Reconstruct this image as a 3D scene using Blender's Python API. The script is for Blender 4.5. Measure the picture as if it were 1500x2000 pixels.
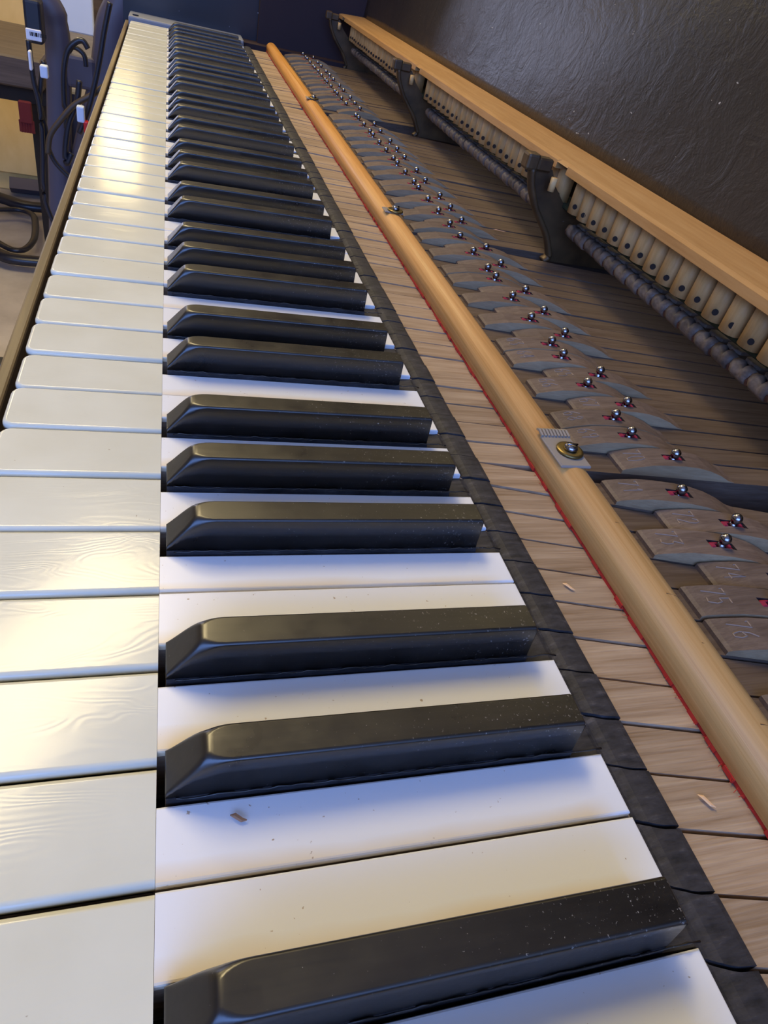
import bpy, bmesh, math, random
from mathutils import Vector, Matrix
random.seed(7)
for o in list(bpy.data.objects): bpy.data.objects.remove(o)
COL = bpy.context.scene.collection
SC = bpy.context.scene
LIFT = 0.73          # height of the white key tops above the floor; everything is laid out with key tops at z = 0, then lifted

# ------------------------------------------------------------------ camera
FPX = 1315.889
cam = bpy.data.cameras.new('camera'); camo = bpy.data.objects.new('camera', cam); COL.objects.link(camo)
cam.sensor_fit = 'VERTICAL'; cam.sensor_height = 24.0; cam.lens = FPX / 2000 * 24.0
cam.clip_start = 0.004; cam.clip_end = 60
R = [[0.95085836, -0.22970332, 0.20761686], [0.00693561, -0.65457084, -0.75596886], [0.3095485, 0.72025926, -0.62081102]]
camo.matrix_world = Matrix((
    (R[0][0], -R[1][0], -R[2][0], 0.04807245),
    (R[0][1], -R[1][1], -R[2][1], -0.05124631),
    (R[0][2], -R[1][2], -R[2][2], 0.13195645 + LIFT),
    (0, 0, 0, 1)))
SC.camera = camo

# ------------------------------------------------------------------ world, lamps, exposure
w = bpy.data.worlds.new('world'); SC.world = w; w.use_nodes = True
bg = w.node_tree.nodes['Background']; bg.inputs[0].default_value = (0.34, 0.48, 0.95, 1); bg.inputs[1].default_value = 1.2
SC.view_settings.view_transform = 'Standard'; SC.view_settings.look = 'None'
SC.view_settings.gamma = 1.0; SC.view_settings.use_curve_mapping = False; SC.view_settings.exposure = -0.23

def area(name, loc, target, sx, sy, power, col):
    l = bpy.data.lights.new(name, 'AREA'); l.shape = 'RECTANGLE'; l.size = sx; l.size_y = sy; l.energy = power; l.color = col
    o = bpy.data.objects.new(name, l); COL.objects.link(o); o.location = loc
    d = Vector(target) - Vector(loc); o.rotation_euler = d.to_track_quat('-Z', 'Y').to_euler()
    return o
WARM = (1.0, 0.80, 0.42)
area('ceiling_lamp', (-0.25, 1.30, 1.60), (0.0, 1.15, 0), 0.95, 0.34, 31, WARM)
area('ceiling_lamp', (-0.35, 6.9, 1.60), (-0.35, 6.2, 0), 0.30, 0.8, 10, WARM)
area('ceiling_lamp', (-1.3, 3.4, 1.62), (-1.0, 3.0, 0), 0.5, 0.9, 26, WARM)
area('ceiling_fill', (-0.8, 1.8, 1.66), (-0.8, 1.8, 3), 0.9, 2.5, 14, WARM)  # added fill aimed up, brightens the ceiling for warm bounce and reflections
area('window_light', (-2.3, 8.9, 0.75), (0.3, 0.6, 0.0), 1.8, 1.2, 55, (0.62, 0.68, 1.0))
area('window_light', (-0.7, -1.9, 1.05), (0.15, 0.3, 0.0), 2.6, 1.3, 76, (0.20, 0.385, 1.0))

# ------------------------------------------------------------------ materials
def mat(name, base, rough=0.5, metal=0.0, build=None, spec=0.5):
    m = bpy.data.materials.new(name); m.use_nodes = True
    nt = m.node_tree; b = nt.nodes['Principled BSDF']
    b.inputs['Base Color'].default_value = (*base, 1); b.inputs['Roughness'].default_value = rough
    b.inputs['Metallic'].default_value = metal; b.inputs['Specular IOR Level'].default_value = spec
    if build: build(nt, b)
    return m
def L(nt, a, b): nt.links.new(a, b)
def nd(nt, t, **kw):
    n = nt.nodes.new(t)
    for k, v in kw.items():
        if k in n.inputs.keys(): n.inputs[k].default_value = v
        else: setattr(n, k, v)
    return n
def coords(nt, scale=(1, 1, 1), rnd=True, kind='Object'):
    tc = nd(nt, 'ShaderNodeTexCoord'); mp = nd(nt, 'ShaderNodeMapping'); mp.inputs['Scale'].default_value = scale
    L(nt, tc.outputs[kind], mp.inputs['Vector'])
    if rnd:
        oi = nd(nt, 'ShaderNodeObjectInfo'); mu = nd(nt, 'ShaderNodeMath', operation='MULTIPLY'); mu.inputs[1].default_value = 37.0
        L(nt, oi.outputs['Random'], mu.inputs[0]); L(nt, mu.outputs[0], mp.inputs['Location'])
    return mp.outputs[0]
def ramp(nt, fac, stops):
    r = nd(nt, 'ShaderNodeValToRGB'); e = r.color_ramp.elements
    e[0].position, e[0].color = stops[0][0], (*stops[0][1], 1); e[1].position, e[1].color = stops[-1][0], (*stops[-1][1], 1)
    for p, c in stops[1:-1]:
        q = e.new(p); q.color = (*c, 1)
    L(nt, fac, r.inputs[0]); return r.outputs[0]
def noise(nt, vec, scale, detail=4, rough=0.5, dist=0.0):
    n = nd(nt, 'ShaderNodeTexNoise'); n.inputs['Scale'].default_value = scale; n.inputs['Detail'].default_value = detail
    n.inputs['Roughness'].default_value = rough; n.inputs['Distortion'].default_value = dist
    L(nt, vec, n.inputs['Vector']); return n.outputs['Fac']
def bump(nt, b, h, dist=0.001, strength=0.5):
    n = nd(nt, 'ShaderNodeBump'); n.inputs['Distance'].default_value = dist; n.inputs['Strength'].default_value = strength
    L(nt, h, n.inputs['Height']); L(nt, n.outputs[0], b.inputs['Normal'])
def mixc(nt, fac, a, c, mode='MIX'):
    m = nd(nt, 'ShaderNodeMix', data_type='RGBA', blend_type=mode)
    if isinstance(fac, float): m.inputs[0].default_value = fac
    else: L(nt, fac, m.inputs[0])
    for s, v in ((6, a), (7, c)):
        if isinstance(v, tuple): m.inputs[s].default_value = (*v, 1)
        else: L(nt, v, m.inputs[s])
    return m.outputs[2]
def wood(name, dark, mid, light, rough=0.6, sc=(6, 120, 120), bs=0.3, dist=0.0004, spec=0.3, extra=None, kind='Object'):
    def f(nt, b):
        v = coords(nt, sc, kind=kind)
        n1 = noise(nt, v, 1.6, 5, 0.6, 0.6)
        c = ramp(nt, n1, [(0.28, dark), (0.5, mid), (0.72, light)])
        v2 = coords(nt, (sc[0] * 2.5, sc[1] * 4, sc[2] * 4), kind=kind); n2 = noise(nt, v2, 2.0, 3, 0.6)
        c = mixc(nt, 0.35, c, ramp(nt, n2, [(0.3, dark), (0.7, light)]))
        oi = nd(nt, 'ShaderNodeObjectInfo'); hs = nd(nt, 'ShaderNodeHueSaturation')
        mr = nd(nt, 'ShaderNodeMapRange'); mr.inputs['To Min'].default_value = 0.86; mr.inputs['To Max'].default_value = 1.12
        L(nt, oi.outputs['Random'], mr.inputs[0]); L(nt, mr.outputs[0], hs.inputs['Value']); L(nt, c, hs.inputs['Color']); c = hs.outputs[0]
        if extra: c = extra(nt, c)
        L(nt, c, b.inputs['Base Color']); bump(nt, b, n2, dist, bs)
    return mat(name, mid, rough, 0, f, spec)

def f_head(nt, b):
    v = coords(nt, (26, 75, 1)); n = noise(nt, v, 1.0, 1.5, 0.45, 0.8)
    m = nd(nt, 'ShaderNodeMath', operation='MULTIPLY'); m.inputs[1].default_value = 120.0; L(nt, n, m.inputs[0])
    sn = nd(nt, 'ShaderNodeMath', operation='SINE'); L(nt, m.outputs[0], sn.inputs[0])
    f = noise(nt, coords(nt, (300, 900, 10)), 1.0, 4, 0.6)
    ad = nd(nt, 'ShaderNodeMath', operation='MULTIPLY_ADD'); L(nt, f, ad.inputs[0]); ad.inputs[1].default_value = 2.2; L(nt, sn.outputs[0], ad.inputs[2])
    sp = noise(nt, coords(nt, (500, 500, 500)), 1.0, 2)
    c = ramp(nt, noise(nt, coords(nt, (30, 30, 30)), 1, 3), [(0.3, (0.69, 0.67, 0.53)), (0.7, (0.77, 0.76, 0.63))])
    c = mixc(nt, ramp(nt, sp, [(0.775, (0, 0, 0)), (0.80, (1, 1, 1))]), c, (0.45, 0.38, 0.26))
    L(nt, c, b.inputs['Base Color']); bump(nt, b, ad.outputs[0], 0.00001, 0.30)
M_HEAD = mat('ivory_head', (0.76, 0.74, 0.63), 0.15, 0, f_head, 0.32)
def f_tail(nt, b):
    tc = nd(nt, 'ShaderNodeTexCoord'); sx = nd(nt, 'ShaderNodeSeparateXYZ'); L(nt, tc.outputs['Generated'], sx.inputs[0])
    n = noise(nt, coords(nt, (22, 60, 10)), 1, 3)
    ad = nd(nt, 'ShaderNodeMath', operation='MULTIPLY_ADD'); L(nt, n, ad.inputs[0]); ad.inputs[1].default_value = 0.55; L(nt, sx.outputs['Y'], ad.inputs[2])
    k = ramp(nt, ad.outputs[0], [(0.14, (1, 1, 1)), (0.58, (0, 0, 0))])
    e = ramp(nt, sx.outputs['X'], [(0.90, (1, 1, 1)), (0.965, (0, 0, 0))])
    k2 = mixc(nt, 1.0, k, e, 'MULTIPLY')
    c = mixc(nt, k2, (0.84, 0.85, 0.87), (0.78, 0.60, 0.32))
    sp = noise(nt, coords(nt, (700, 700, 700)), 1.0, 2)
    c = mixc(nt, ramp(nt, sp, [(0.73, (0, 0, 0)), (0.77, (1, 1, 1))]), c, (0.45, 0.36, 0.28))
    L(nt, c, b.inputs['Base Color'])
M_TAIL = mat('ivory_tail', (0.85, 0.84, 0.80), 0.28, 0, f_tail, 0.45)
def f_ebony(nt, b):
    v = coords(nt, (30, 420, 420)); n = noise(nt, v, 1.0, 4, 0.6)
    c = ramp(nt, n, [(0.3, (0.005, 0.004, 0.004)), (0.75, (0.014, 0.011, 0.009))])
    tc = nd(nt, 'ShaderNodeTexCoord'); sx = nd(nt, 'ShaderNodeSeparateXYZ'); L(nt, tc.outputs['Generated'], sx.inputs[0])
    dust = noise(nt, coords(nt, (1300, 1300, 1300)), 1.0, 3, 0.7)
    ad = nd(nt, 'ShaderNodeMath', operation='MULTIPLY_ADD'); L(nt, sx.outputs['X'], ad.inputs[0]); ad.inputs[1].default_value = 0.10; L(nt, dust, ad.inputs[2])
    c = mixc(nt, ramp(nt, ad.outputs[0], [(0.72, (0, 0, 0)), (0.80, (1, 1, 1))]), c, (0.30, 0.28, 0.25))
    L(nt, c, b.inputs['Base Color'])
    L(nt, ramp(nt, noise(nt, coords(nt, (60, 60, 60)), 1, 4, 0.7), [(0.3, (0.26,) * 3), (0.7, (0.42,) * 3)]), b.inputs['Roughness'])
    bump(nt, b, n, 0.00006, 0.5)
M_EBONY = mat('ebony_key', (0.012, 0.010, 0.009), 0.32, 0, f_ebony, 0.78)
def f_stain(nt, b):
    n = noise(nt, coords(nt, (150, 500, 300)), 1.0, 4, 0.65)
    L(nt, ramp(nt, n, [(0.3, (0.018, 0.017, 0.018)), (0.60, (0.045, 0.042, 0.046)), (0.85, (0.12, 0.11, 0.11))]), b.inputs['Base Color']); bump(nt, b, n, 0.0003, 0.7)
M_STAIN = mat('black_stained_wood', (0.025, 0.023, 0.021), 0.6, 0, f_stain, 0.25)
def f_rear_tone(nt, c):
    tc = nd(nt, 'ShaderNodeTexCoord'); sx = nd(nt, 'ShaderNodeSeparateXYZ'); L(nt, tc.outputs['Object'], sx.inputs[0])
    k = ramp(nt, sx.outputs['X'], [(0.078, (0, 0, 0)), (0.095, (1, 1, 1))])  # key wood turns darker and greyer behind the rail
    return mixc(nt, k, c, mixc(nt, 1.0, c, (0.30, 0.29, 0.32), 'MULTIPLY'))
M_STICK = wood('key_wood', (0.20, 0.12, 0.06), (0.36, 0.255, 0.165), (0.50, 0.375, 0.25), 0.6, (9, 170, 170), 0.35, extra=f_rear_tone)
M_BUTTON = wood('button_wood', (0.085, 0.058, 0.046), (0.135, 0.096, 0.078), (0.20, 0.148, 0.118), 0.55, (14, 220, 220), 0.3)
M_BUTTON_SIDE = wood('button_cut_wood', (0.26, 0.17, 0.09), (0.36, 0.25, 0.135), (0.44, 0.32, 0.18), 0.6, (14, 220, 220), 0.2)
M_SLOT = mat('dark_slot', (0.02, 0.012, 0.012), 0.9)
M_RED = mat('red_bushing_cloth', (0.26, 0.012, 0.035), 0.95)
M_REDFELT = mat('red_felt', (0.42, 0.02, 0.012), 0.95)
M_STEEL = mat('polished_steel', (0.30, 0.29, 0.32), 0.18, 1.0)
M_ENGR = mat('stamped_edge', (0.24, 0.175, 0.13), 0.7)
M_RAIL = wood('varnished_pine', (0.46, 0.20, 0.040), (0.68, 0.325, 0.09), (0.80, 0.43, 0.14), 0.42, (150, 2.2, 150), 0.3, spec=0.25)
M_BEAM = wood('beech_beam', (0.40, 0.20, 0.065), (0.50, 0.27, 0.095), (0.58, 0.34, 0.14), 0.45, (90, 5, 90), 0.1)
M_DOWEL = wood('beech_dowel', (0.44, 0.25, 0.085), (0.58, 0.36, 0.14), (0.68, 0.45, 0.20), 0.5, (90, 90, 12), 0.1)
M_LINK = wood('dark_wippen_wood', (0.06, 0.043, 0.033), (0.15, 0.115, 0.09), (0.30, 0.24, 0.19), 0.45, (50, 50, 50), 0.4)
M_COLLAR = mat('brown_cloth', (0.10, 0.04, 0.025), 0.9)
M_GREEN = mat('green_felt', (0.020, 0.028, 0.008), 0.95)
M_DARK = mat('dark_interior', (0.018, 0.013, 0.011), 0.9)
def f_bronze(nt, b):
    n = noise(nt, coords(nt, (60, 60, 60)), 1, 4)
    L(nt, ramp(nt, n, [(0.3, (0.045, 0.025, 0.010)), (0.7, (0.13, 0.075, 0.030))]), b.inputs['Base Color']); bump(nt, b, n, 0.0005, 0.4)
M_BRONZE = mat('bronzed_cast_iron', (0.10, 0.065, 0.03), 0.5, 0.3, f_bronze)
M_BRASS = mat('tarnished_brass', (0.22, 0.16, 0.06), 0.38, 0.9)
M_BROWNMARK = mat('pencil_line', (0.07, 0.04, 0.02), 0.8)
M_GREYFELT = mat('grey_felt', (0.27, 0.235, 0.20), 0.95)
def f_panel(nt, b):
    v = coords(nt, (1, 1, 1), False)
    n1 = noise(nt, v, 38, 5, 0.6, 1.6); n2 = noise(nt, v, 300, 3, 0.6, 0.4); n3 = noise(nt, v, 5, 3, 0.5)
    ad = nd(nt, 'ShaderNodeMath', operation='MULTIPLY_ADD'); L(nt, n2, ad.inputs[0]); ad.inputs[1].default_value = 0.28; L(nt, n1, ad.inputs[2])
    c = ramp(nt, n3, [(0.35, (0.018, 0.015, 0.014)), (0.65, (0.030, 0.022, 0.018))])
    sp = noise(nt, coords(nt, (420, 170, 420), False), 1, 1)
    c = mixc(nt, ramp(nt, sp, [(0.785, (0, 0, 0)), (0.80, (1, 1, 1))]), c, (0.40, 0.38, 0.34))
    L(nt, c, b.inputs['Base Color']); bump(nt, b, ad.outputs[0], 0.0014, 0.45)
M_PANEL = mat('worn_black_lacquer', (0.02, 0.015, 0.012), 0.34, 0, f_panel, 0.5)
def f_slip(nt, b):
    n = noise(nt, coords(nt, (200, 8, 200), False), 1, 4)
    L(nt, ramp(nt, n, [(0.35, (0.105, 0.065, 0.025)), (0.7, (0.24, 0.165, 0.07))]), b.inputs['Base Color'])
M_SLIP = mat('worn_brown_edge', (0.19, 0.13, 0.06), 0.5, 0, f_slip)
def f_black(nt, b):
    sp = noise(nt, coords(nt, (160, 160, 160), False), 1, 2)
    L(nt, mixc(nt, ramp(nt, sp, [(0.74, (0, 0, 0)), (0.77, (1, 1, 1))]), (0.012, 0.012, 0.018), (0.35, 0.35, 0.4)), b.inputs['Base Color'])
M_BLACK = mat('black_lacquer', (0.012, 0.012, 0.018), 0.3, 0, f_black)
M_BURG = mat('burgundy_stain', (0.020, 0.005, 0.006), 0.7)
M_CHEEK = mat('grey_worn_block', (0.24, 0.25, 0.28), 0.4)
M_BED = mat('key_bed_wood', (0.10, 0.065, 0.04), 0.8)

# ------------------------------------------------------------------ mesh helpers
def new_obj(name, bm, mats, parent=None, smooth=False):
    me = bpy.data.meshes.new(name)
    if parent is not None:
        wl = parent['_w']; bmesh.ops.translate(bm, verts=bm.verts, vec=(-wl[0], -wl[1], -wl[2]))
    bmesh.ops.recalc_face_normals(bm, faces=bm.faces)
    bm.to_mesh(me); bm.free()
    for m in (mats if isinstance(mats, (list, tuple)) else [mats]): me.materials.append(m)
    if smooth:
        for p in me.polygons: p.use_smooth = True
    o = bpy.data.objects.new(name, me); COL.objects.link(o)
    if parent is not None:
        o.parent = parent; o['_w'] = list(parent['_w'])
    else: o['_w'] = [0, 0, 0]
    return o
def link_copy(src, parent, name=None):
    c = src.copy(); COL.objects.link(c); c.parent = parent; return c
def thing(name, label, cat, loc=(0, 0, 0), group=None):
    o = bpy.data.objects.new(name, None); COL.objects.link(o); o.location = loc; o['_w'] = list(loc); o.empty_display_size = 0.01
    return tag(o, label, cat, group)
def tag(o, label, cat, group=None):
    o['label'] = label; o['category'] = cat
    if group: o['group'] = group
    return o
def structure(o): o['kind'] = 'structure'; return o
def box(bm, x0, x1, y0, y1, z0, z1, bev=0, seg=2, mi=0, rot=None):
    r = bmesh.ops.create_cube(bm, size=1)
    vs = r['verts']
    bmesh.ops.scale(bm, vec=(x1 - x0, y1 - y0, z1 - z0), verts=vs)
    if rot is not None: bmesh.ops.rotate(bm, cent=(0, 0, 0), matrix=rot, verts=vs)
    bmesh.ops.translate(bm, vec=((x0 + x1) / 2, (y0 + y1) / 2, (z0 + z1) / 2), verts=vs)
    fs = {f for v in vs for f in v.link_faces}
    for f in fs: f.material_index = mi
    if bev:
        es = {e for v in vs for e in v.link_edges}
        bmesh.ops.bevel(bm, geom=list(es), offset=bev, segments=seg, affect='EDGES', profile=0.5)
def prism(bm, pts, z0, z1, axis='z', bev=0, seg=2, skip=None):
    """extrude the outline pts (list of 2d) ; axis z: (x,y), axis y: (x,z) between y=z0..z1"""
    def P(p, h): return (p[0], p[1], h) if axis == 'z' else (p[0], h, p[1])
    lo = [bm.verts.new(P(p, z0)) for p in pts]; hi = [bm.verts.new(P(p, z1)) for p in pts]
    n = len(pts); bm.faces.new(lo[::-1]); top = bm.faces.new(hi)
    for i in range(n): bm.faces.new((lo[i], lo[(i + 1) % n], hi[(i + 1) % n], hi[i]))
    if bev:
        bmesh.ops.bevel(bm, geom=[e for e in top.edges if not (skip and skip(e))], offset=bev, segments=seg, affect='EDGES', profile=0.5)
def tube(bm, path, r, sides=8, flat=1.0, up=None):
    """sweep an ellipse (r, r*flat) along the path"""
    path = [Vector(p) for p in path]; rings = []
    n = len(path)
    ref = Vector(up) if up else Vector((0, 0, 1))
    for i, p in enumerate(path):
        t = (path[min(i + 1, n - 1)] - path[max(i - 1, 0)]).normalized()
        a = t.cross(ref)
        if a.length < 1e-4: a = t.cross(Vector((1, 0, 0)))
        a.normalize(); b = t.cross(a).normalized()
        rr = r[i] if isinstance(r, (list, tuple)) else r
        rings.append([bm.verts.new(p + a * math.cos(q) * rr + b * math.sin(q) * rr * flat) for q in [2 * math.pi * j / sides for j in range(sides)]])
    for i in range(n - 1):
        for j in range(sides):
            bm.faces.new((rings[i][j], rings[i][(j + 1) % sides], rings[i + 1][(j + 1) % sides], rings[i + 1][j]))
    bm.faces.new(rings[0][::-1]); bm.faces.new(rings[-1])
def smooth_path(pts, n=6):
    pts = [Vector(p) for p in pts]; out = []
    P = [pts[0]] + pts + [pts[-1]]
    for i in range(1, len(P) - 2):
        for k in range(n):
            t = k / n
            a, b, c, d = P[i - 1], P[i], P[i + 1], P[i + 2]
            out.append(0.5 * ((2 * b) + (c - a) * t + (2 * a - 5 * b + 4 * c - d) * t * t + (3 * b - a - 3 * c + d) * t ** 3))
    out.append(pts[-1]); return out
def lathe(bm, prof, cx, cy, z, sides=16, axis='z'):
    rings = []
    for r_, h in prof:
        ring = []
        for j in range(sides):
            q = 2 * math.pi * j / sides
            ring.append(bm.verts.new((cx + r_ * math.cos(q), cy + r_ * math.sin(q), z + h)))
        rings.append(ring)
    for i in range(len(prof) - 1):
        for j in range(sides):
            bm.faces.new((rings[i][j], rings[i][(j + 1) % sides], rings[i + 1][(j + 1) % sides], rings[i + 1][j]))
    bm.faces.new(rings[0][::-1]); bm.faces.new(rings[-1])

# ------------------------------------------------------------------ keyboard layout (k = 1 at the far bass end ... 88 at the near treble end)
PW = 0.0235; PS = PW * 7 / 12
def pc(k): return (k - 1) % 12                     # 0 = A
BLACK = {1, 4, 6, 9, 11}
def is_black(k): return pc(k) in BLACK
widx = {}; n_ = 0
for k in range(1, 89):
    if not is_black(k): widx[k] = n_; n_ += 1
def YB(wi): return (47 - wi) * PW                   # far boundary of white number wi
def YS(k): return (80.5 - k) * PS                   # centre of key k in the equal division
def slope(k):
    if k >= 71: return -0.235 + 0.002 * (k - 71)
    if k >= 52: return -0.085 - 0.0055 * (70 - k)
    if k >= 27: return -0.06 - 0.0060 * (51 - k)
    return 0.145 - 0.003 * (26 - k)
def YC(k, x):
    y = YS(k)
    if x <= 0.147: return y
    t = min(1, (x - 0.147) / 0.011); y -= 0.0043 * (1 - (1 - t) ** 3.2)
    if x > 0.158: y += slope(k) * (x - 0.158)
    return y
def HW(k, x):
    if x <= 0.158: return PS / 2 - 0.0005
    a = abs(YC(k, x) - YC(k + 1, x)) if k not in (26, 51, 70, 88) else abs(YC(k, x) - YC(k - 1, x))
    return min(a, PS) / 2 - 0.00055

def stations(bm, st, zb, mi_fn=None):
    """long body given as stations (x, ylo, yhi, ztop)"""
    rows = [[bm.verts.new((x, a, zb)), bm.verts.new((x, a, z)), bm.verts.new((x, b, z)), bm.verts.new((x, b, zb))] for x, a, b, z in st]
    for i in range(len(rows) - 1):
        for j in range(4):
            f = bm.faces.new((rows[i][j], rows[i][(j + 1) % 4], rows[i + 1][(j + 1) % 4], rows[i + 1][j]))
            if mi_fn: f.material_index = mi_fn((st[i][0] + st[i + 1][0]) / 2)
    bm.faces.new(rows[0][::-1]); bm.faces.new(rows[-1])

BTOP = [(0.0, -0.0004), (0.0012, 0.0003), (0.0056, 0.0016), (0.012, 0.0031), (0.018, 0.0037), (0.0265, 0.0041), (0.033, 0.0038), (0.039, 0.0028), (0.045, 0.0010), (0.050, -0.0012), (0.053, -0.0018)]
def btop(s):
    for i in range(len(BTOP) - 1):
        if BTOP[i][0] <= s <= BTOP[i + 1][0]:
            t = (s - BTOP[i][0]) / (BTOP[i + 1][0] - BTOP[i][0]); return BTOP[i][1] * (1 - t) + BTOP[i + 1][1] * t
    return -0.0018
def xbutton(k): return 0.2190 if is_black(k) else 0.2050
def xpin(k): return 0.2435 if is_black(k) else 0.2305

NOTE_W = {3: ('C', 'on the far side of the {p} pair of black keys'), 5: ('D', 'between the two black keys of the {p} pair'),
          7: ('E', 'on the near side of the {p} pair of black keys'), 8: ('F', 'on the far side of the {p} black trio'),
          10: ('G', 'between the far and middle keys of the {p} black trio'), 0: ('A', 'between the middle and near keys of the {p} black trio'),
          2: ('B', 'on the near side of the {p} black trio')}
NOTE_B = {4: 'far one of the {p} pair', 6: 'near one of the {p} pair', 9: 'far one of the {p} trio', 11: 'middle one of the {p} trio', 1: 'near one of the {p} trio'}
ORD = ['nearest', 'second nearest', 'third nearest', 'fourth nearest', 'fifth nearest', 'sixth nearest', 'seventh nearest', 'eighth nearest']
def octave(k): return (k - 4) // 12            # 0..7 for C1..C8, -1 for the three lowest
def label(k):
    o = octave(k); p = pc(k)
    if k == 88: return 'last white piano key at the near treble end of the keyboard'
    if k == 1: return 'white piano key at the far bass end, against the grey end block'
    if k == 2: return 'black piano key standing alone at the far bass end'
    if k == 3: return 'white piano key beside the lone black key at the far bass end'
    r = ORD[6 - o]
    if r == ORD[6]: r = 'farthest'
    if is_black(k): return 'black piano key, ' + NOTE_B[p].format(p=r)
    return 'white piano key ' + NOTE_W[p][1].format(p=r)

def rounded_front(x0, x1, y0, y1, r):
    pts = []
    for cx, cy, a0 in ((x0 + r, y0 + r, math.pi), (x0 + r, y1 - r, math.pi / 2)):
        a = [a0 + (math.pi / 2) * i / 5 for i in range(6)] if a0 == math.pi else [a0 + (math.pi / 2) * i / 5 for i in range(6)]
        if a0 == math.pi: pts1 = [(cx + r * math.cos(q), cy + r * math.sin(q)) for q in a]
        else: pts2 = [(cx + r * math.cos(q), cy + r * math.sin(q)) for q in a]
    return pts1 + [(x1, y0), (x1, y1)] + pts2
def tail_span(k):
    wi = widx[k]; lo, hi = YB(wi + 1) + 0.0004, YB(wi) - 0.0004
    if k < 88 and is_black(k + 1): lo = YS(k + 1) + 0.0058
    if k > 1 and is_black(k - 1): hi = YS(k - 1) - 0.0058
    return lo, hi
STROKE = {'0': [[(1, 0), (3, 0), (4, 2), (4, 5), (3, 7), (1, 7), (0, 5), (0, 2), (1, 0)]], '1': [[(1, 5.5), (2.4, 7), (2.4, 0)]],
          '2': [[(0, 5.5), (1, 7), (3, 7), (4, 5.5), (3.6, 4), (0, 0), (4.2, 0)]], '3': [[(0, 7), (4, 7), (1.8, 4.2), (3.6, 3.6), (4, 1.6), (2.6, 0), (0, .4)]],
          '4': [[(3, 0), (3, 7), (0, 2.2), (4.4, 2.2)]], '5': [[(4, 7), (.6, 7), (.4, 4), (3, 4.2), (4, 2.4), (2.8, 0), (0, .3)]],
          '6': [[(3.6, 7), (1, 5), (0, 2.2), (1.2, 0), (3.2, 0), (4, 1.8), (3, 3.6), (.6, 3)]], '7': [[(0, 6.2), (0, 7), (4.2, 7), (1.4, 0)]],
          '8': [[(2, 3.8), (.4, 5.4), (2, 7), (3.6, 5.4), (2, 3.8), (0, 1.8), (2, 0), (4, 1.8), (2, 3.8)]],
          '9': [[(3.8, 4.2), (1.2, 3.6), (0, 5.4), (1.2, 7), (3.2, 7), (4, 5), (2.6, 0)]]}
def number_mesh(bm, k):
    u = 0.00095; x0 = xbutton(k) + 0.0045; txt = str(k)
    for ci, ch in enumerate(txt):
        for st in STROKE[ch]:
            pts = []
            for (a, b) in zip(st[:-1], st[1:]):
                m = 3
                for q in range(m): pts.append((a[0] + (b[0] - a[0]) * q / m, a[1] + (b[1] - a[1]) * q / m))
            pts.append(st[-1]); P = []
            for (a, b) in pts:
                x = x0 + b * u; s = x - xbutton(k)
                y = YC(k, x) + 0.0046 - (a * 0.62 + ci * 4.0) * u
                P.append(Vector((x, y, btop(s) + 0.00005)))
            tube(bm, P, 0.00025, 4)

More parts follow.
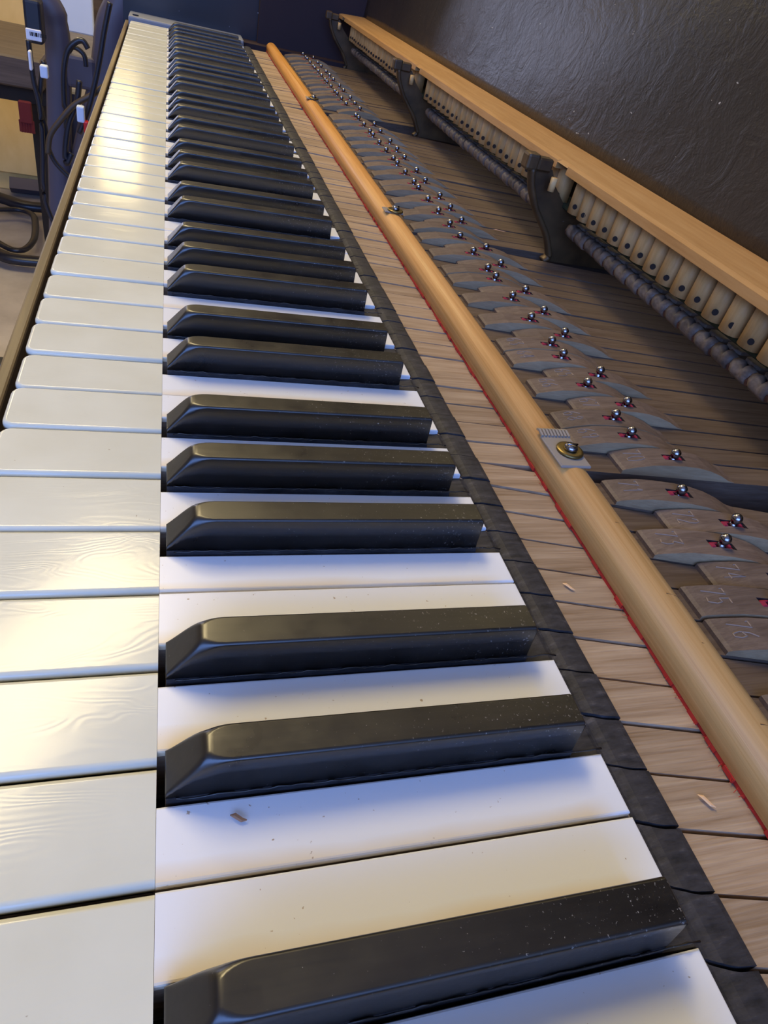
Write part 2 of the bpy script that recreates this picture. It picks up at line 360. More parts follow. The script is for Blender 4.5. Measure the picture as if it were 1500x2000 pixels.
# things that copies share
head_cache = {}
def key_root(k):
    y = YS(k) if is_black(k) else (YB(widx[k]) + YB(widx[k] + 1)) / 2
    z = random.uniform(-0.00035, 0.00025)
    r = thing('black_key' if is_black(k) else 'white_key', label(k), 'piano key', (0.10, y, 0), 'black piano keys' if is_black(k) else 'white piano keys')
    return r
for k in range(1, 89):
    blk = is_black(k); root = key_root(k); far = k < 30
    # wooden key stick
    bm = bmesh.new(); zt = -0.0019; end = 0.385
    xr = [0.150, 0.153, 0.156, 0.158, 0.19, 0.25, 0.30, 0.34, end]
    if blk:
        h = 0.0050; st = [(0.0486, YS(k) - h, YS(k) + h, 0.0013), (0.1392, YS(k) - h, YS(k) + h, 0.0013), (0.1398, YS(k) - h, YS(k) + h, -0.0022), (0.1470, YS(k) - h - .0004, YS(k) + h + .0004, -0.0012)]
        st = [s for s in st]
    else:
        a, b_ = tail_span(k); wi = widx[k]; lo, hi = YB(wi + 1) + 0.0007, YB(wi) - 0.0007
        st = [(0.0050, lo + .0002, hi - .0002, -0.0024), (0.0465, lo + .0002, hi - .0002, -0.0024), (0.0466, a + .0003, b_ - .0003, zt), (0.1470, a + .0003, b_ - .0003, zt)]
    st += [(x, YC(k, x) - HW(k, x), YC(k, x) + HW(k, x), zt) for x in xr]
    stations(bm, st, -0.020, (lambda x: 1 if x < 0.1575 else 0) if blk else None)
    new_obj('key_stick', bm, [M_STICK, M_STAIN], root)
    # black painted strip across the key
    bm = bmesh.new(); xs = [0.1477, 0.1484, 0.1492, 0.1502, 0.1515, 0.153, 0.1558, 0.1572, 0.1579]
    zz = [-0.0020, -0.0012, -0.0006, 0.0, 0.0002, 0.0003, 0.0002, -0.0002, -0.0010]
    stations(bm, [(x, YC(k, x) - PS / 2 + 0.0004, YC(k, x) + PS / 2 - 0.0004, z + 0.0002) for x, z in zip(xs, zz)], -0.006)
    new_obj('black_strip', bm, M_STAIN, root)
    # playing surface
    if blk:
        bm = bmesh.new(); xf, xt, xb = 0.0485, 0.0556, 0.1390; hb, ht, H, z0 = 0.0050, 0.0041, 0.0116, 0.0014; y = YS(k)
        xs = [xf, xf + .0003, xf + .0012, xf + .0026, xf + .0042, xf + .0054, xt - .0009, xt - .0004, xt, xt + .0005, xt + .0011, xt + .0018, xt + .0028, xt + .0040, xt + .0055, xb - .0006, xb - .0002, xb]
        R_ = [.0004, .0006, .0009, .0011, .0013, .0016, .0020, .0023, .0025, .0025, .0023, .0018, .0013, .0009, .0007, .0008, .0008, .0006]
        na = 2 if far else 4; rings = []
        for x, r in zip(xs, R_):
            t = (x - xf) / (xt + .0002 - xf); hl = .0024 + (H - .0024) * min(t, 9)
            kk = .0011; hh = min(hl, H) - max(0, kk - abs(hl - H)) ** 2 / (4 * kk) if hl < H + kk else H       # smooth minimum rounds the upper front edge
            if x > xb - .0003: hh = H - .0003 if x < xb else H - .0006
            r = min(r, (hh - z0) * .55); wz = lambda z: hb - (hb - ht) * z / H
            side = [(wz(z0), z0), (wz(hh - r), hh - r)] + [(wz(hh) - r + r * math.cos(q), hh - r + r * math.sin(q)) for q in [math.pi / 2 * j / na for j in range(1, na + 1)]]
            rings.append([bm.verts.new((x, y - a_, b_)) for a_, b_ in side] + [bm.verts.new((x, y + a_, b_)) for a_, b_ in side[::-1]])
        m = len(rings[0])
        for i in range(len(rings) - 1):
            for j in range(m): bm.faces.new((rings[i][j], rings[i][(j + 1) % m], rings[i + 1][(j + 1) % m], rings[i + 1][j]))
        bm.faces.new(rings[0][::-1]); bm.faces.new(rings[-1])
        o = new_obj('ebony_top', bm, M_EBONY, root, True)
        o.modifiers.new('weighted', 'WEIGHTED_NORMAL')
        if k >= 50:
            bm = bmesh.new(); P = []; x = xf + .002
            while x < 0.148:
                P.append((x, y - h - 0.0001 + random.uniform(-.00008, .00004), 0.0013 + random.uniform(-.0005, .0003))); x += random.uniform(.0012, .003)
            tube(bm, P, [random.uniform(.00015, .0003) for _ in P], 5); new_obj('lacquer_ridge', bm, M_EBONY, root, True)
    else:
        wi = widx[k]; lo, hi = YB(wi + 1) + 0.00045, YB(wi) - 0.00045
        if 'h' not in head_cache:
            bm = bmesh.new(); RB = 0.0014; rings = []
            for d, z in [(0, -.0027)] + [(RB * (1 - math.cos(q)), -RB * (1 - math.sin(q))) for q in [math.pi / 2 * t / 5 for t in range(6)]]:
                rings.append([bm.verts.new((a_, b_, z)) for a_, b_ in rounded_front(d, 0.04688, lo + d, hi - d, 0.0038 - d)])
            m = len(rings[0])
            for i in range(len(rings) - 1):
                for j in range(m): bm.faces.new((rings[i][j], rings[i][(j + 1) % m], rings[i + 1][(j + 1) % m], rings[i + 1][j]))
            bm.faces.new(rings[0][::-1]); bm.faces.new(rings[-1])
            head_cache['h'] = new_obj('head_plate', bm, M_HEAD, root, True); head_cache['h'].modifiers.new('weighted', 'WEIGHTED_NORMAL')
        else: link_copy(head_cache['h'], root)
        key = (pc(k), k in (1, 88))
        if key not in head_cache:
            a, b_ = tail_span(k)
            if k == 88: a = lo
            bm = bmesh.new(); prism(bm, [(0.04695, a), (0.1472, a), (0.1472, b_), (0.04695, b_)], -0.0019, 0, bev=0.0005, seg=2, skip=lambda e: max(e.verts[0].co.x, e.verts[1].co.x) < 0.048)
            head_cache[key] = new_obj('tail_plate', bm, M_TAIL, root)
        else: link_copy(head_cache[key], root)
    # key button with its slot
    bm = bmesh.new(); x0 = xbutton(k); xp = xpin(k) - x0
    ss = sorted(set([b[0] for b in BTOP] + [xp - 0.0048, xp + 0.0048]))
    def yy(s, j):
        x = x0 + s; c = YC(k, x); hwid = HW(k, x) - 0.00015
        return [c - hwid, c - 0.0017, c + 0.0017, c + hwid][j]
    T = [[bm.verts.new((x0 + s, yy(s, j), btop(s))) for j in range(4)] for s in ss]
    B = [[bm.verts.new((x0 + s, yy(s, j), -0.0022)) for j in range(4)] for s in ss]
    for i in range(len(ss) - 1):
        slot = ss[i] >= xp - 0.0049 and ss[i + 1] <= xp + 0.0049
        for j in range(3):
            if not (slot and j == 1): bm.faces.new((T[i][j], T[i + 1][j], T[i + 1][j + 1], T[i][j + 1]))
        f = bm.faces.new((T[i][0], B[i][0], B[i + 1][0], T[i + 1][0])); f.material_index = 1
        bm.faces.new((T[i][3], T[i + 1][3], B[i + 1][3], B[i][3]))
        if slot:
            for j in (1, 2):
                f = bm.faces.new((T[i][j], T[i + 1][j], B[i + 1][j], B[i][j])); f.material_index = 2
            f = bm.faces.new((B[i][1], B[i + 1][1], B[i + 1][2], B[i][2])); f.material_index = 2
    for i, s in enumerate(ss):
        if abs(s - (xp - .0048)) < 1e-6 or abs(s - (xp + .0048)) < 1e-6:
            f = bm.faces.new((T[i][1], T[i][2], B[i][2], B[i][1])); f.material_index = 2
    bm.faces.new((T[0][0], T[0][3], B[0][3], B[0][0]))
    btn = new_obj('key_button', bm, [M_BUTTON, M_BUTTON_SIDE, M_SLOT], root)
    # red bushing cloth
    bm = bmesh.new(); xc = xpin(k); yc = YC(k, xc); zc = btop(xp) - 0.0006
    for dx0, dx1, dy, hh in ((-0.0048, -0.0028, 0, 0.0008), (0.0032, 0.0042, 0.0002, 0.0003)):
        box(bm, xc + dx0, xc + dx1, yc - .0013 + dy, yc + .0013 + dy, zc - .002, zc + hh, 0.0004, 1)
    for s in (-1, 1): box(bm, xc - .004, xc + .004, yc + s * .0015 - .00045, yc + s * .0015 + .00045, zc - .002, zc + .0001, 0.0002, 1)
    new_obj('bushing_cloth', bm, M_RED, btn)
    if k >= 63:
        bm = bmesh.new(); number_mesh(bm, k); new_obj('stamped_number', bm, M_ENGR, btn)
    # small unevenness of a worn keyboard
    root.location.z += random.uniform(-0.0004, 0.0002); root.location.y += random.uniform(-0.00012, 0.00012)
    root.rotation_euler.y = random.uniform(-0.0012, 0.0012)

# ------------------------------------------------------------------ key frame with the balance pins
case = thing('piano_case', 'black lacquered case of the opened upright piano round its keyboard', 'piano case', (0.1, 0.5, -0.12))
bm = bmesh.new()
for xa, xb in ((0.0, 0.03), (0.20, 0.27), (0.33, 0.36)): box(bm, xa, xb, -0.20, 1.115, -0.035, -0.0215)
kf = new_obj('key_frame', bm, M_BED, case)
pin0 = None
for k in range(1, 89):
    xc = xpin(k); yc = YC(k, xc); bm = bmesh.new()
    if pin0 is None:
        prof = [(0.0016, -0.021), (0.0016, 0.0036), (0.0013, 0.0040)] + [(0.0021 * math.sin(a), 0.0060 - 0.0021 * math.cos(a)) for a in [math.pi * t / 8 for t in (1.6, 2.5, 3.5, 4.5, 5.5, 6.5, 7.3, 7.8)]]
        lathe(bm, prof, xc, yc, 0, 12); pin0 = new_obj('balance_pin', bm, M_STEEL, kf, True); py0 = (xc, yc)
    else:
        bm.free(); c = link_copy(pin0, kf); c.location = (xc - py0[0], yc - py0[1], random.uniform(-.0004, .0003))

# ------------------------------------------------------------------ rounded rail screwed over the keys
rail = thing('key_stop_rail', 'long rounded yellow pine batten screwed across the keys behind the black strip', 'rail', (0.186, 0.5, 0.002))
bm = bmesh.new(); XR = 0.1795
prof = [(0, -0.0003), (0.0126, -0.0003), (0.0136, 0.003), (0.0135, 0.0055), (0.0120, 0.0082), (0.0095, 0.0096), (0.0068, 0.0101), (0.0042, 0.0097), (0.0020, 0.0084), (.0004, 0.0062)]
prism(bm, [(XR + a, b) for a, b in prof], -0.16, 1.098, axis='y')
for f in bm.faces:
    pass
o = new_obj('batten', bm, M_RAIL, rail, True)
for p in o.data.polygons:
    if len(p.vertices) > 4: p.use_smooth = False
bm = bmesh.new()
ys = [-0.16 + i * 0.004 for i in range(int(1.258 / 0.004))]
for y in ys:
    j = random.uniform(-0.0005, 0.0003)
    box(bm, XR + 0.0002 + j, XR + 0.012, y, y + 0.0041, -0.0018, -0.0004)
for i in range(140):
    y = random.uniform(-0.1, 0.5); tube(bm, [(XR, y, -.0008), (XR - random.uniform(.0008, .0016), y + random.uniform(-.0012, .0012), random.uniform(-.0016, -.0004))], 0.00008, 4)
new_obj('red_felt_strip', bm, M_REDFELT, rail)
for py_, l_ in ((0.086, .004), (0.055, .006), (0.037, .003), (0.012, .006)):
    bm = bmesh.new(); tube(bm, [(XR + .0068, py_, .01012), (XR + .0068 + l_ * .5, py_ - .0003, .0096 if l_ < .005 else .0094), (XR + .0068 + l_, py_ + .0003, .0076 if l_ > .005 else .0088)], 0.00012, 4)
    new_obj('pencil_mark', bm, M_BROWNMARK, rail)
for i, (sy, big) in enumerate(((0.124, 1), (0.386, 0), (0.726, 0), (-0.12, 1))):
    sxx = XR + 0.0072
    if big:
        bm = bmesh.new(); box(bm, XR + .0008, XR + .0132, sy - .009, sy + .010, 0.0094, 0.0106, 0.0004, 1)
        for q in range(9): tube(bm, [(XR + .0012 + q * .0014, sy + .009, .0108), (XR + .0014 + q * .0014, sy + .0125, .0112), (XR + .0018 + q * .0014, sy + .0145, .0102)], 0.0006, 5)
        new_obj('felt_pad', bm, M_GREYFELT, rail)
    else:
        bm = bmesh.new(); box(bm, XR + .0008, XR + .0132, sy - .003, sy + .006, 0.0098, 0.0107, 0.0003, 1); new_obj('felt_pad', bm, M_GREYFELT, rail)
    zb = 0.0106
    bm = bmesh.new(); lathe(bm, [(0.0050, 0), (0.0052, .0005), (0.0050, .0010), (0.0040, .0012), (0.0012, .0009)], sxx + .001, sy, zb, 20); wsh = new_obj('washer', bm, M_BRASS, rail, True)
    bm = bmesh.new(); lathe(bm, [(0.0024, .0010), (0.0026, .0018), (0.0021, .0028), (0.0010, .0032)], sxx + .001, sy, zb, 14)
    box(bm, sxx - .0012, sxx + .0032, sy - .0003, sy + .0003, zb + .0029, zb + .0034); new_obj('screw', bm, M_STEEL, rail, True)

# ------------------------------------------------------------------ piano case
bm = bmesh.new(); box(bm, -0.0088, -0.0040, -0.25, 1.16, -0.070, -0.0070, 0.0010, 2); new_obj('key_slip', bm, M_SLIP, case)
bm = bmesh.new(); box(bm, -0.0045, 0.40, -0.25, 1.16, -0.070, -0.036); new_obj('key_bed', bm, M_BED, case)
bm = bmesh.new(); box(bm, -0.003, 0.150, 1.112, 1.165, -0.03, 0.004, 0.002, 2); new_obj('end_block', bm, M_CHEEK, case)
bm = bmesh.new(); lathe(bm, [(0.004, 0), (0.004, .0012), (0.001, .0014)], 0.006, 1.122, 0.004, 12); new_obj('end_block_screw', bm, M_BLACK, case)
bm = bmesh.new(); box(bm, 0.150, 0.42, 1.125, 1.165, -0.03, 0.0005); new_obj('rear_block', bm, M_BURG, case)
bm = bmesh.new(); prism(bm, [(-0.012, -0.70), (0.50, -0.70), (0.50, 0.62), (0.172, 0.62), (0.172, 0.075), (0.0, 0.062), (-0.012, 0.055)], 1.165, 1.205, axis='y'); new_obj('case_side', bm, M_BLACK, case)
bm = bmesh.new(); box(bm, 0.172, 0.42, 1.150, 1.1648, 0.0, 0.60); new_obj('side_lining', bm, M_BURG, case)
bm = bmesh.new()
# front panel behind the action, leaning back slightly
nY, nZ = 60, 24
V = [[None] * (nZ + 1) for _ in range(nY + 1)]
for i in range(nY + 1):
    for j in range(nZ + 1):
        y = -0.25 + 1.398 * i / nY; z = 0.0590 + 0.54 * (j / nZ) ** 1.3
        V[i][j] = bm.verts.new((0.3215 + 0.12 * (z - 0.06) + 0.0012 * math.sin(y * 19 + z * 30) * min(1, (z - .06) * 20), y, z))
for i in range(nY):
    for j in range(nZ): bm.faces.new((V[i][j], V[i + 1][j], V[i + 1][j + 1], V[i][j + 1]))
ret = bmesh.ops.extrude_face_region(bm, geom=bm.faces[:]); bmesh.ops.translate(bm, verts=[g for g in ret['geom'] if isinstance(g, bmesh.types.BMVert)], vec=(0.012, 0, 0))
new_obj('front_panel', bm, M_PANEL, case, True)

# ------------------------------------------------------------------ action
act = thing('piano_action', 'upright piano action with a beech rail, hanging wooden blocks and cast brackets', 'piano action', (0.31, 0.5, 0.0))
BR = [0.374, 0.716, 1.112, 0.108]
bm = bmesh.new()
def beam_piece(bm, y0, y1, low):
    z0 = 0.0535 if low else 0.0572
    prism(bm, [(0.2845, z0), (0.330, z0), (0.330, 0.0608), (0.2886, 0.0590), (0.2848, 0.0580 if low else 0.0577)], y0, y1, axis='y')
cuts = sorted(BR)
segs = []; y = -0.25
for c in cuts:
    segs.append((y, c - 0.010, True)); segs.append((c - 0.010, c + 0.005, False)); y = c + 0.005
segs.append((y, 1.145, True))
for a, b_, low in segs:
    if b_ > a: beam_piece(bm, a, b_, low)
new_obj('action_rail', bm, M_BEAM, act)
def near_bracket(y): return any(-0.019 < y - c < 0.006 for c in BR)
d0 = None; DY = []
for k in range(1, 89):
    y = YS(k) - 0.012 + 0.0045 * math.sin(k * 0.13)
    if near_bracket(y): continue
    DY.append(y)
for y in DY:
    if d0 is None:
        bm = bmesh.new(); out = [(0.2990, y - .0058), (0.2990, y + .0058), (0.2945, y + .0058)]
        out += [(0.2945 - 0.0042 * math.sin(a), y + 0.0058 * math.cos(a)) for a in [math.pi * t / 8 for t in range(1, 8)]] + [(0.2945, y - .0058)]
        prism(bm, out, 0.0345, 0.0538)
        d0 = new_obj('rail_block', bm, M_DOWEL, act, True)
        for p in d0.data.polygons: p.use_smooth = abs(p.normal.z) < 0.5
        bm = bmesh.new(); r = bmesh.ops.create_cone(bm, cap_ends=True, segments=12, radius1=0.0015, radius2=0.0015, depth=0.003)
        bmesh.ops.rotate(bm, verts=bm.verts, matrix=Matrix.Rotation(math.pi / 2, 3, 'Y')); bmesh.ops.rotate(bm, verts=bm.verts, matrix=Matrix.Rotation(math.radians(38), 3, 'Z')); bmesh.ops.translate(bm, verts=bm.verts, vec=(0.2925, y - .0030, 0.0388))
        h0 = new_obj('screw_hole', bm, M_DARK, d0); ref = y
    else:
        c = link_copy(d0, act); c.location = (0, y - ref, random.uniform(-.0004, .0004)); h = link_copy(h0, c); h.location = (-.0003, random.uniform(-.0005, .0007), random.uniform(-.0006, .0006))
bm = bmesh.new(); box(bm, 0.2955, 0.312, -0.25, 1.12, 0.0318, 0.0350, 0.001, 1); new_obj('green_felt_strip', bm, M_GREEN, act)
bm = bmesh.new(); box(bm, 0.387, 0.395, -0.25, 1.145, -0.03, 0.0532); new_obj('shade_backing', bm, M_DARK, act)  # added dark sheet standing in for the unlit void behind the wippens
# wippens: a knobbly dark link over every key with a flap behind it
l0 = None
for y in DY:
    if l0 is None:
        bm = bmesh.new()
        path = [(0.3000, y + d, 0.0222 + zz_) for d, zz_ in ((-.0066, 0), (-.0060, .0004), (-.0030, .0008), (0, -.0006), (.0030, .0008), (.0056, .0004), (.0060, 0))]
        tube(bm, path, [0.0024, 0.0042, 0.0048, 0.0033, 0.0046, 0.0042, 0.0024], 9, 0.9, (1, 0, 0.3)); l0 = new_obj('wippen', bm, M_LINK, act, True)
        bm = bmesh.new(); tube(bm, [(0.3003, y + .0058, .0220), (0.3003, y + .0078, .0220)], 0.0033, 8, 1.0, (1, 0, 0)); c0 = new_obj('cloth_collar', bm, M_COLLAR, l0)
        bm = bmesh.new(); prism(bm, [(0.3035, y - .005), (0.3015, y - .002), (0.3020, y + .004), (0.3040, y + .006), (0.3150, y + .006), (0.3150, y - .005)], 0.0262, 0.0278, bev=0.0004, seg=1); f0 = new_obj('wippen_flap', bm, M_LINK, l0)
        ref = y
    else:
        c = link_copy(l0, act); c.location = (random.uniform(-.0003, .0003), y - ref, random.uniform(-.0005, .0005)); c.rotation_euler.x = 0
        for q in (c0, f0): link_copy(q, c)
for c in BR:
    # curved web, thick front flange, square top block
    front = [(0.2950, -0.0030), (0.2985, 0.0000), (0.2972, 0.0040), (0.2912, 0.0140), (0.2830, 0.0230), (0.2760, 0.0310), (0.2690, 0.0425), (0.2660, 0.0520)]
    fr = [(v.x, v.z) for v in smooth_path([(a, 0, b) for a, b in front], 4)]
    bm = bmesh.new(); prism(bm, fr + [(0.280, 0.0530), (0.286, 0.0440), (0.296, 0.0345), (0.315, 0.031), (0.36, 0.031), (0.36, -0.0035)], c - 0.001, c + 0.0015, axis='y')
    br = new_obj('action_bracket', bm, M_BRONZE, act)
    bm = bmesh.new(); tube(bm, [(a, c, b) for a, b in fr], 0.0042, 8, 0.5, (0, 0, 1)); new_obj('flange', bm, M_BRONZE, br, True)
    bm = bmesh.new(); box(bm, 0.2600, 0.2690, c - .0035, c + .0065, 0.0505, 0.0605, 0.0018, 2); box(bm, 0.268, 0.2780, c - .0040, c + .0045, 0.0515, 0.0590, 0.001, 1); new_obj('bracket_block', bm, M_BRONZE, br)
    bm = bmesh.new(); tube(bm, [(0.2790, c - .0090, 0.0425), (0.2790, c - .0090, 0.0505)], 0.0022, 10, 1, (1, 0, 0)); new_obj('wooden_peg', bm, M_DOWEL, br, True)

# ------------------------------------------------------------------ wood splinters lying about
def splinter(x, y, z, l, ang, lab, col=(0.75, 0.48, 0.26)):
    m = mat('splinter_wood', col, 0.7); bm = bmesh.new()
    tube(bm, [(-l / 2, 0, 0), (-l / 4, 0.0002, .0002), (l / 4, -.0001, .0001), (l / 2, 0.0003, 0)], [0.0001, 0.00055, 0.0005, 0.00012], 5, 0.4)
    o = new_obj('wood_splinter', bm, m); o.location = (x, y, z); o.rotation_euler.z = ang; tag(o, lab, 'splinter')
splinter(0.0620, 0.0103, 0.0005, 0.0034, -0.5, 'brown wood splinter lying on a white key tail near the photo bottom', (0.34, 0.19, 0.11))
splinter(0.1690, 0.0006, -0.0013, 0.0045, -0.95, 'pale wood splinter on the key wood nearest the camera, beside the red felt')
splinter(0.1655, 0.0690, -0.0013, 0.0042, -0.85, 'pale wood splinter on the key wood beside the middle of the red felt')
splinter(0.2800, 0.1800 + .24, -0.0012, 0.010, -0.15, 'pale curled shaving lying on dark key wood by the middle action bracket', (0.5, 0.30, 0.2))

# ------------------------------------------------------------------ room beyond the keyboard
FL = -LIFT
def f_floor(nt, b):
    n = noise(nt, coords(nt, (9, 9, 9), False), 1, 5, 0.6); L(nt, ramp(nt, n, [(0.3, (0.36, 0.31, 0.27)), (0.7, (0.52, 0.46, 0.40))]), b.inputs['Base Color'])
M_FLOOR = mat('grey_beige_floor', (0.45, 0.40, 0.35), 0.55, 0, f_floor)
M_BIRCH = wood('yellow_birch_board', (0.70, 0.44, 0.13), (0.84, 0.57, 0.21), (0.92, 0.66, 0.28), 0.5, (3, 3, 1.2), 0.05)
M_WALL = mat('cream_wall', (0.62, 0.56, 0.44), 0.8)
M_WALNUT = wood('dark_walnut_desk', (0.045, 0.030, 0.022), (0.09, 0.064, 0.050), (0.15, 0.115, 0.09), 0.45, (2, 30, 30), 0.1)
M_FRAME = mat('slate_powder_coat', (0.075, 0.068, 0.10), 0.42)
M_CABLE = mat('black_cable', (0.012, 0.013, 0.022), 0.35)
M_BROWNCABLE = mat('brown_cable', (0.06, 0.04, 0.025), 0.5)
M_WHITE = mat('white_label', (0.80, 0.80, 0.86), 0.5)
M_PAPER = mat('pale_blue_board', (0.62, 0.70, 0.85), 0.6)
M_MAROON = mat('maroon_cloth', (0.11, 0.008, 0.012), 0.9)
M_SIGRED = mat('red_plastic', (0.55, 0.01, 0.01), 0.4)
bm = bmesh.new(); box(bm, -3.3, 1.0, -4, 9.1, FL - 0.05, FL); structure(new_obj('floor', bm, M_FLOOR))
bm = bmesh.new(); box(bm, -3.2, 1.4, 9, 9.1, FL, 2.0); structure(new_obj('wall_back', bm, M_WALL))
bm = bmesh.new(); box(bm, -3.3, -3.2, -4, 9.1, FL, 2.0); structure(new_obj('wall_left', bm, M_WALL))
bm = bmesh.new(); box(bm, 0.85, 0.95, -4, 9.1, FL, 2.0); structure(new_obj('wall_right', bm, M_WALL))
bm = bmesh.new(); box(bm, -3.3, 1.0, -4, 9.1, 2.0, 2.1); structure(new_obj('ceiling', bm, mat('white_ceiling', (0.75, 0.72, 0.66), 0.9)))
def cam_ray(px, py):
    c = ((px - 750) / FPX, (py - 1000) / FPX, 1)
    return Vector([sum(R[i][j] * c[i] for i in range(3)) for j in range(3)])
CP = Vector((0.04807245, -0.05124631, 0.13195645))
def on_y(px, py, y): d = cam_ray(px, py); return CP + d * ((y - CP.y) / d.y)
def on_z(px, py, z): d = cam_ray(px, py); return CP + d * ((z - CP.z) / d.z)
# birch cabinet behind everything on the left
p = on_z(0, 392, FL)
cab = thing('birch_cabinet', 'pale yellow birch cabinet standing on the floor behind the dark frame', 'cabinet', (-0.8, 2.9, FL))
bm = bmesh.new(); box(bm, -1.45, -0.30, 2.62, 3.05, FL, 0.02, 0.004, 1); new_obj('cabinet_body', bm, M_BIRCH, cab)
bm = bmesh.new(); box(bm, -1.45, -0.70, 2.602, 2.622, FL + .06, 0.0, 0.003, 1); new_obj('cabinet_door', bm, M_BIRCH, cab)
bm = bmesh.new(); box(bm, -0.694, -0.305, 2.602, 2.622, FL + .06, 0.0, 0.003, 1); new_obj('cabinet_door', bm, M_BIRCH, cab)
# walnut desk slab
a = on_y(0, 84, 1.9); b2 = on_y(0, 165, 1.9); c2 = on_y(62, 120, 1.9)
desk = thing('walnut_desk', 'dark walnut desk with a thick top and dark underframe, at the left edge', 'desk', (a.x, 2.0, FL))
bm = bmesh.new(); box(bm, a.x - 0.9, c2.x + .02, 1.9, 2.35, b2.z, a.z - 0.02, 0.004, 1); new_obj('desk_top', bm, M_WALNUT, desk)
bm = bmesh.new(); e1 = on_y(0, 198, 1.9); box(bm, a.x - 0.9, c2.x + .03, 1.93, 2.3, e1.z, b2.z); new_obj('apron', bm, M_DARK, desk)
q0 = on_y(82, 185, 1.93); q1 = on_y(100, 430, 1.93)
bm = bmesh.new(); tube(bm, [(q0.x, 1.97, q0.z), ((q0.x + q1.x) / 2, 1.97, (q0.z + q1.z) / 2), (q1.x, 1.97, FL)], [0.035, 0.032, 0.026], 4, 1.0, (0, 1, 0)); new_obj('leg', bm, M_DARK, desk)
bm = bmesh.new(); tube(bm, [(q0.x - .85, 1.97, q0.z), (q0.x - .85, 1.97, FL)], 0.03, 4, 1.0, (0, 1, 0)); new_obj('leg', bm, M_DARK, desk)
# maroon fringe cloth
m0 = on_y(35, 195, 1.88); m1 = on_y(65, 242, 1.88)
bm = bmesh.new(); box(bm, m0.x, m1.x, 1.872, 1.886, m1.z, m0.z, 0.002, 1)
for i in range(5):
    xx = m0.x + (m1.x - m0.x) * (i + .5) / 5; tube(bm, [(xx, 1.879, m1.z + .005), (xx, 1.879, m1.z - .02)], 0.006, 5)
tag(new_obj('maroon_cloth', bm, M_MAROON), 'small maroon cloth with a ragged fringe hanging under the walnut desk', 'cloth')
# slate frame: two curved uprights and a plate between them
YF = 1.45
fr_ = thing('metal_frame', 'slate grey metal frame of curved uprights joined by a plate, left of the keys', 'frame', (-0.25, YF, FL))
def px_path(pts, y, n=5): return smooth_path([on_y(a, b, y) for a, b in pts], n)
bm = bmesh.new(); tube(bm, px_path([(45, -60), (72, -12), (100, 25), (112, 75), (115, 150), (116, 260), (118, 380), (118, 470)], YF) + [(on_y(118, 470, YF).x + .01, YF, FL)], [0.025] * 6 + [0.024] * 6 + [0.021] * 40, 10, 0.55, (0, 1, 0)); new_obj('curved_upright', bm, M_FRAME, fr_, True)
bm = bmesh.new(); tube(bm, px_path([(266, -50), (240, 8), (220, 50), (213, 100), (203, 170), (185, 240), (166, 330), (150, 420)], YF) + [(on_y(150, 420, YF).x - .01, YF, FL)], [0.027] * 60, 10, 0.55, (0, 1, 0)); new_obj('curved_upright', bm, M_FRAME, fr_, True)
c0_, c1_ = on_y(128, 102, YF), on_y(190, 178, YF)
bm = bmesh.new(); box(bm, c0_.x, c1_.x, YF - .012, YF + .012, c1_.z, c0_.z, 0.006, 2); new_obj('cross_plate', bm, M_FRAME, fr_)
c0_, c1_ = on_y(130, 178, YF + .02), on_y(150, 330, YF + .02)
bm = bmesh.new(); box(bm, c0_.x, c1_.x + .01, YF + .02, YF + .05, c1_.z - .1, c0_.z, 0.003, 1); new_obj('lower_panel', bm, M_FRAME, fr_)
# pale blue board and dark case behind the frame
c0_, c1_ = on_y(100, -60, 2.2), on_y(184, 72, 2.2)
bm = bmesh.new(); box(bm, c0_.x, c1_.x, 2.2, 2.23, c1_.z, c0_.z, 0.003, 1); tag(new_obj('pale_board', bm, M_PAPER), 'pale blue white board standing upright behind the metal frame', 'board')
c0_ = on_y(270, -60, 2.4); c1_ = on_y(180, 60, 2.4)
bm = bmesh.new(); box(bm, c1_.x, c0_.x + .2, 2.42, 2.5, -0.7, c0_.z); tag(new_obj('brown_board', bm, M_WALNUT), 'brown wooden board upright behind the metal frame, right of the pale board', 'board')
# adapter with a barcode label
c0_, c1_ = on_y(42, -4, 1.36), on_y(85, 90, 1.36)
ad_ = thing('power_adapter', 'black power adapter hanging beside the frame with a white barcode sticker', 'adapter', ((c0_.x + c1_.x) / 2, 1.37, c1_.z))
bm = bmesh.new(); box(bm, c0_.x, c1_.x, 1.362, 1.40, c1_.z, c0_.z, 0.004, 2); new_obj('adapter_body', bm, M_CABLE, ad_)
l0_, l1_ = on_y(49, 54, 1.358), on_y(82, 83, 1.358)
bm = bmesh.new(); box(bm, l0_.x, l1_.x, 1.3585, 1.3622, l1_.z, l0_.z, 0.001, 1); lab_ = new_obj('barcode_label', bm, M_WHITE, ad_)
bm = bmesh.new(); xx = l0_.x + .006
for wd in (1, 2, 1, 3, 1, 1, 2, 1, 2):
    box(bm, xx, xx + wd * .0011, 1.3580, 1.3586, l1_.z + (l0_.z - l1_.z) * .4, l0_.z - .004); xx += (wd + 1) * .0011
new_obj('barcode', bm, M_DARK, lab_)
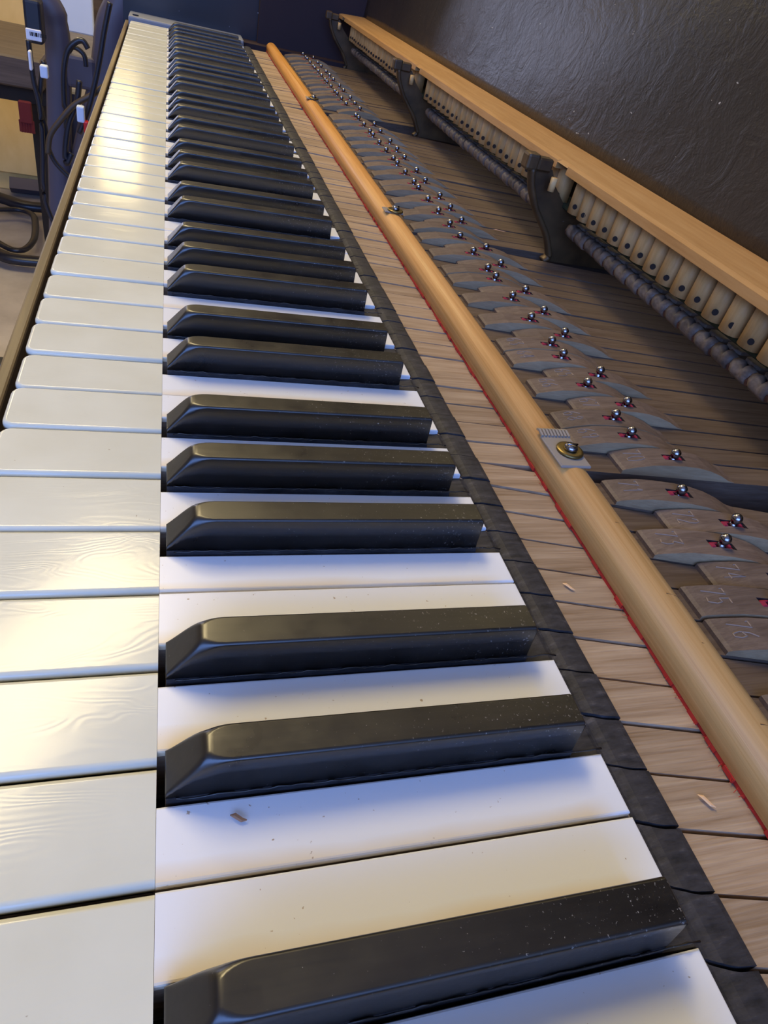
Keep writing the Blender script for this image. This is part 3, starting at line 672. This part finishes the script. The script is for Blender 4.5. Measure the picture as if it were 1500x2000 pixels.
# cables
def cable(name, pts, y, r, m, lab):
    bm = bmesh.new(); tube(bm, px_path(pts, y, 6), r, 7); tag(new_obj(name, bm, m, None, True), lab, 'cable')
cable('cable', [(55, 78), (60, 120), (66, 160), (76, 200), (82, 250), (84, 300), (86, 380), (100, 425), (112, 442)], 1.33, 0.0042, M_CABLE, 'thin black cable hanging from the barcode adapter to the key edge')
cable('cable', [(86, 120), (80, 160), (78, 200), (88, 250), (95, 290), (110, 320), (140, 350)], 1.34, 0.0042, M_CABLE, 'thin black cable crossing in front of the left upright')
cable('cable', [(172, 95), (162, 80), (148, 82), (132, 100), (125, 140), (126, 200), (130, 250)], 1.38, 0.0046, M_CABLE, 'black cable looped over the cross plate of the frame')
cable('cable', [(215, 5), (204, 60), (196, 110), (186, 160), (172, 215), (155, 260)], 1.30, 0.0042, M_CABLE, 'black cable running down the right upright of the frame')
cable('cable', [(155, 158), (150, 200), (135, 240), (128, 290), (130, 320), (140, 300)], 1.32, 0.0048, M_CABLE, 'black cable hanging in a narrow loop below the cross plate')
cable('cable', [(215, 160), (180, 185), (145, 205), (118, 235), (98, 265), (94, 300)], 1.31, 0.0046, M_BROWNCABLE, 'dull brown cable crossing below the cross plate')
cable('cable', [(135, 100), (142, 92), (155, 98), (165, 110), (168, 130)], 1.39, 0.004, M_CABLE, 'short black cable arched in front of the cross plate')
# cable tags
for (x0_, y0_, x1_, y1_, m, nm, lab) in ((54, 98, 64, 138, M_WHITE, 'plug_sleeve', 'white sleeve round the cable under the barcode adapter'),
                                  (77, 126, 95, 154, M_PAPER, 'cable_tag', 'pale blue tag on the cable beside the left upright'),
                                  (149, 206, 166, 240, M_PAPER, 'cable_tag', 'pale tag hanging among the cables below the cross plate'),
                                  (163, 236, 174, 261, M_SIGRED, 'red_plug', 'small red plug among the cables below the cross plate')):
    a_, b_ = on_y(x0_, y0_, 1.28), on_y(x1_, y1_, 1.28)
    bm = bmesh.new(); box(bm, a_.x, b_.x, 1.276, 1.290, b_.z, a_.z, 0.002, 2); tag(new_obj(nm, bm, m), lab, 'tag' if 'tag' in nm else 'plug')
# cantilever chair foot and floor bars
zc_ = FL + 0.03
ch = thing('tubular_chair', 'black tubular cantilever chair of which the bent floor runner shows at the left edge', 'chair', (-0.4, 2.2, FL))
def zpath(pts, z, n=5): return smooth_path([on_z(a, b, z) for a, b in pts], n)
bm = bmesh.new(); tube(bm, zpath([(-60, 374), (-20, 380), (12, 390), (50, 402), (112, 408), (200, 415)], zc_), 0.022, 8, 0.7); new_obj('runner_tube', bm, M_CABLE, ch, True)
bm = bmesh.new(); tube(bm, zpath([(-60, 412), (0, 409), (40, 410), (64, 420), (69, 440), (66, 468), (48, 487), (22, 487), (-10, 470)], zc_), 0.010, 8, 0.7); new_obj('bent_ring', bm, M_CABLE, ch, True)
bm = bmesh.new(); tube(bm, zpath([(-60, 470), (0, 497), (28, 506), (90, 512), (160, 515)], zc_), 0.020, 8, 0.7); new_obj('runner_tube', bm, M_CABLE, ch, True)
a_, b_ = on_z(20, 360, FL + .03), on_z(112, 366, FL + .03)
bm = bmesh.new(); tube(bm, [(a_.x, a_.y, FL + .03), (b_.x + .1, a_.y + .02, FL + .03)], 0.036, 4, 0.7, (0, 0, 1)); tag(new_obj('foot_bar', bm, M_FRAME), 'flat dark metal foot bar on the floor in front of the birch cabinet', 'bar')
a_ = on_z(6, 725, FL + .05)
bm = bmesh.new(); tube(bm, [(a_.x - .5, a_.y + .01, FL + .05), (a_.x + .12, a_.y, FL + .05)], 0.030, 6, 0.9); tag(new_obj('pedal_bar', bm, M_CABLE), 'dark blue black bar on the floor below the keyboard edge', 'bar')

# ------------------------------------------------------------------ lift everything to its real height above the floor
for o in list(SC.objects):
    if '_w' in o: del o['_w']
    if o.parent is None and o is not camo: o.location.z += LIFT
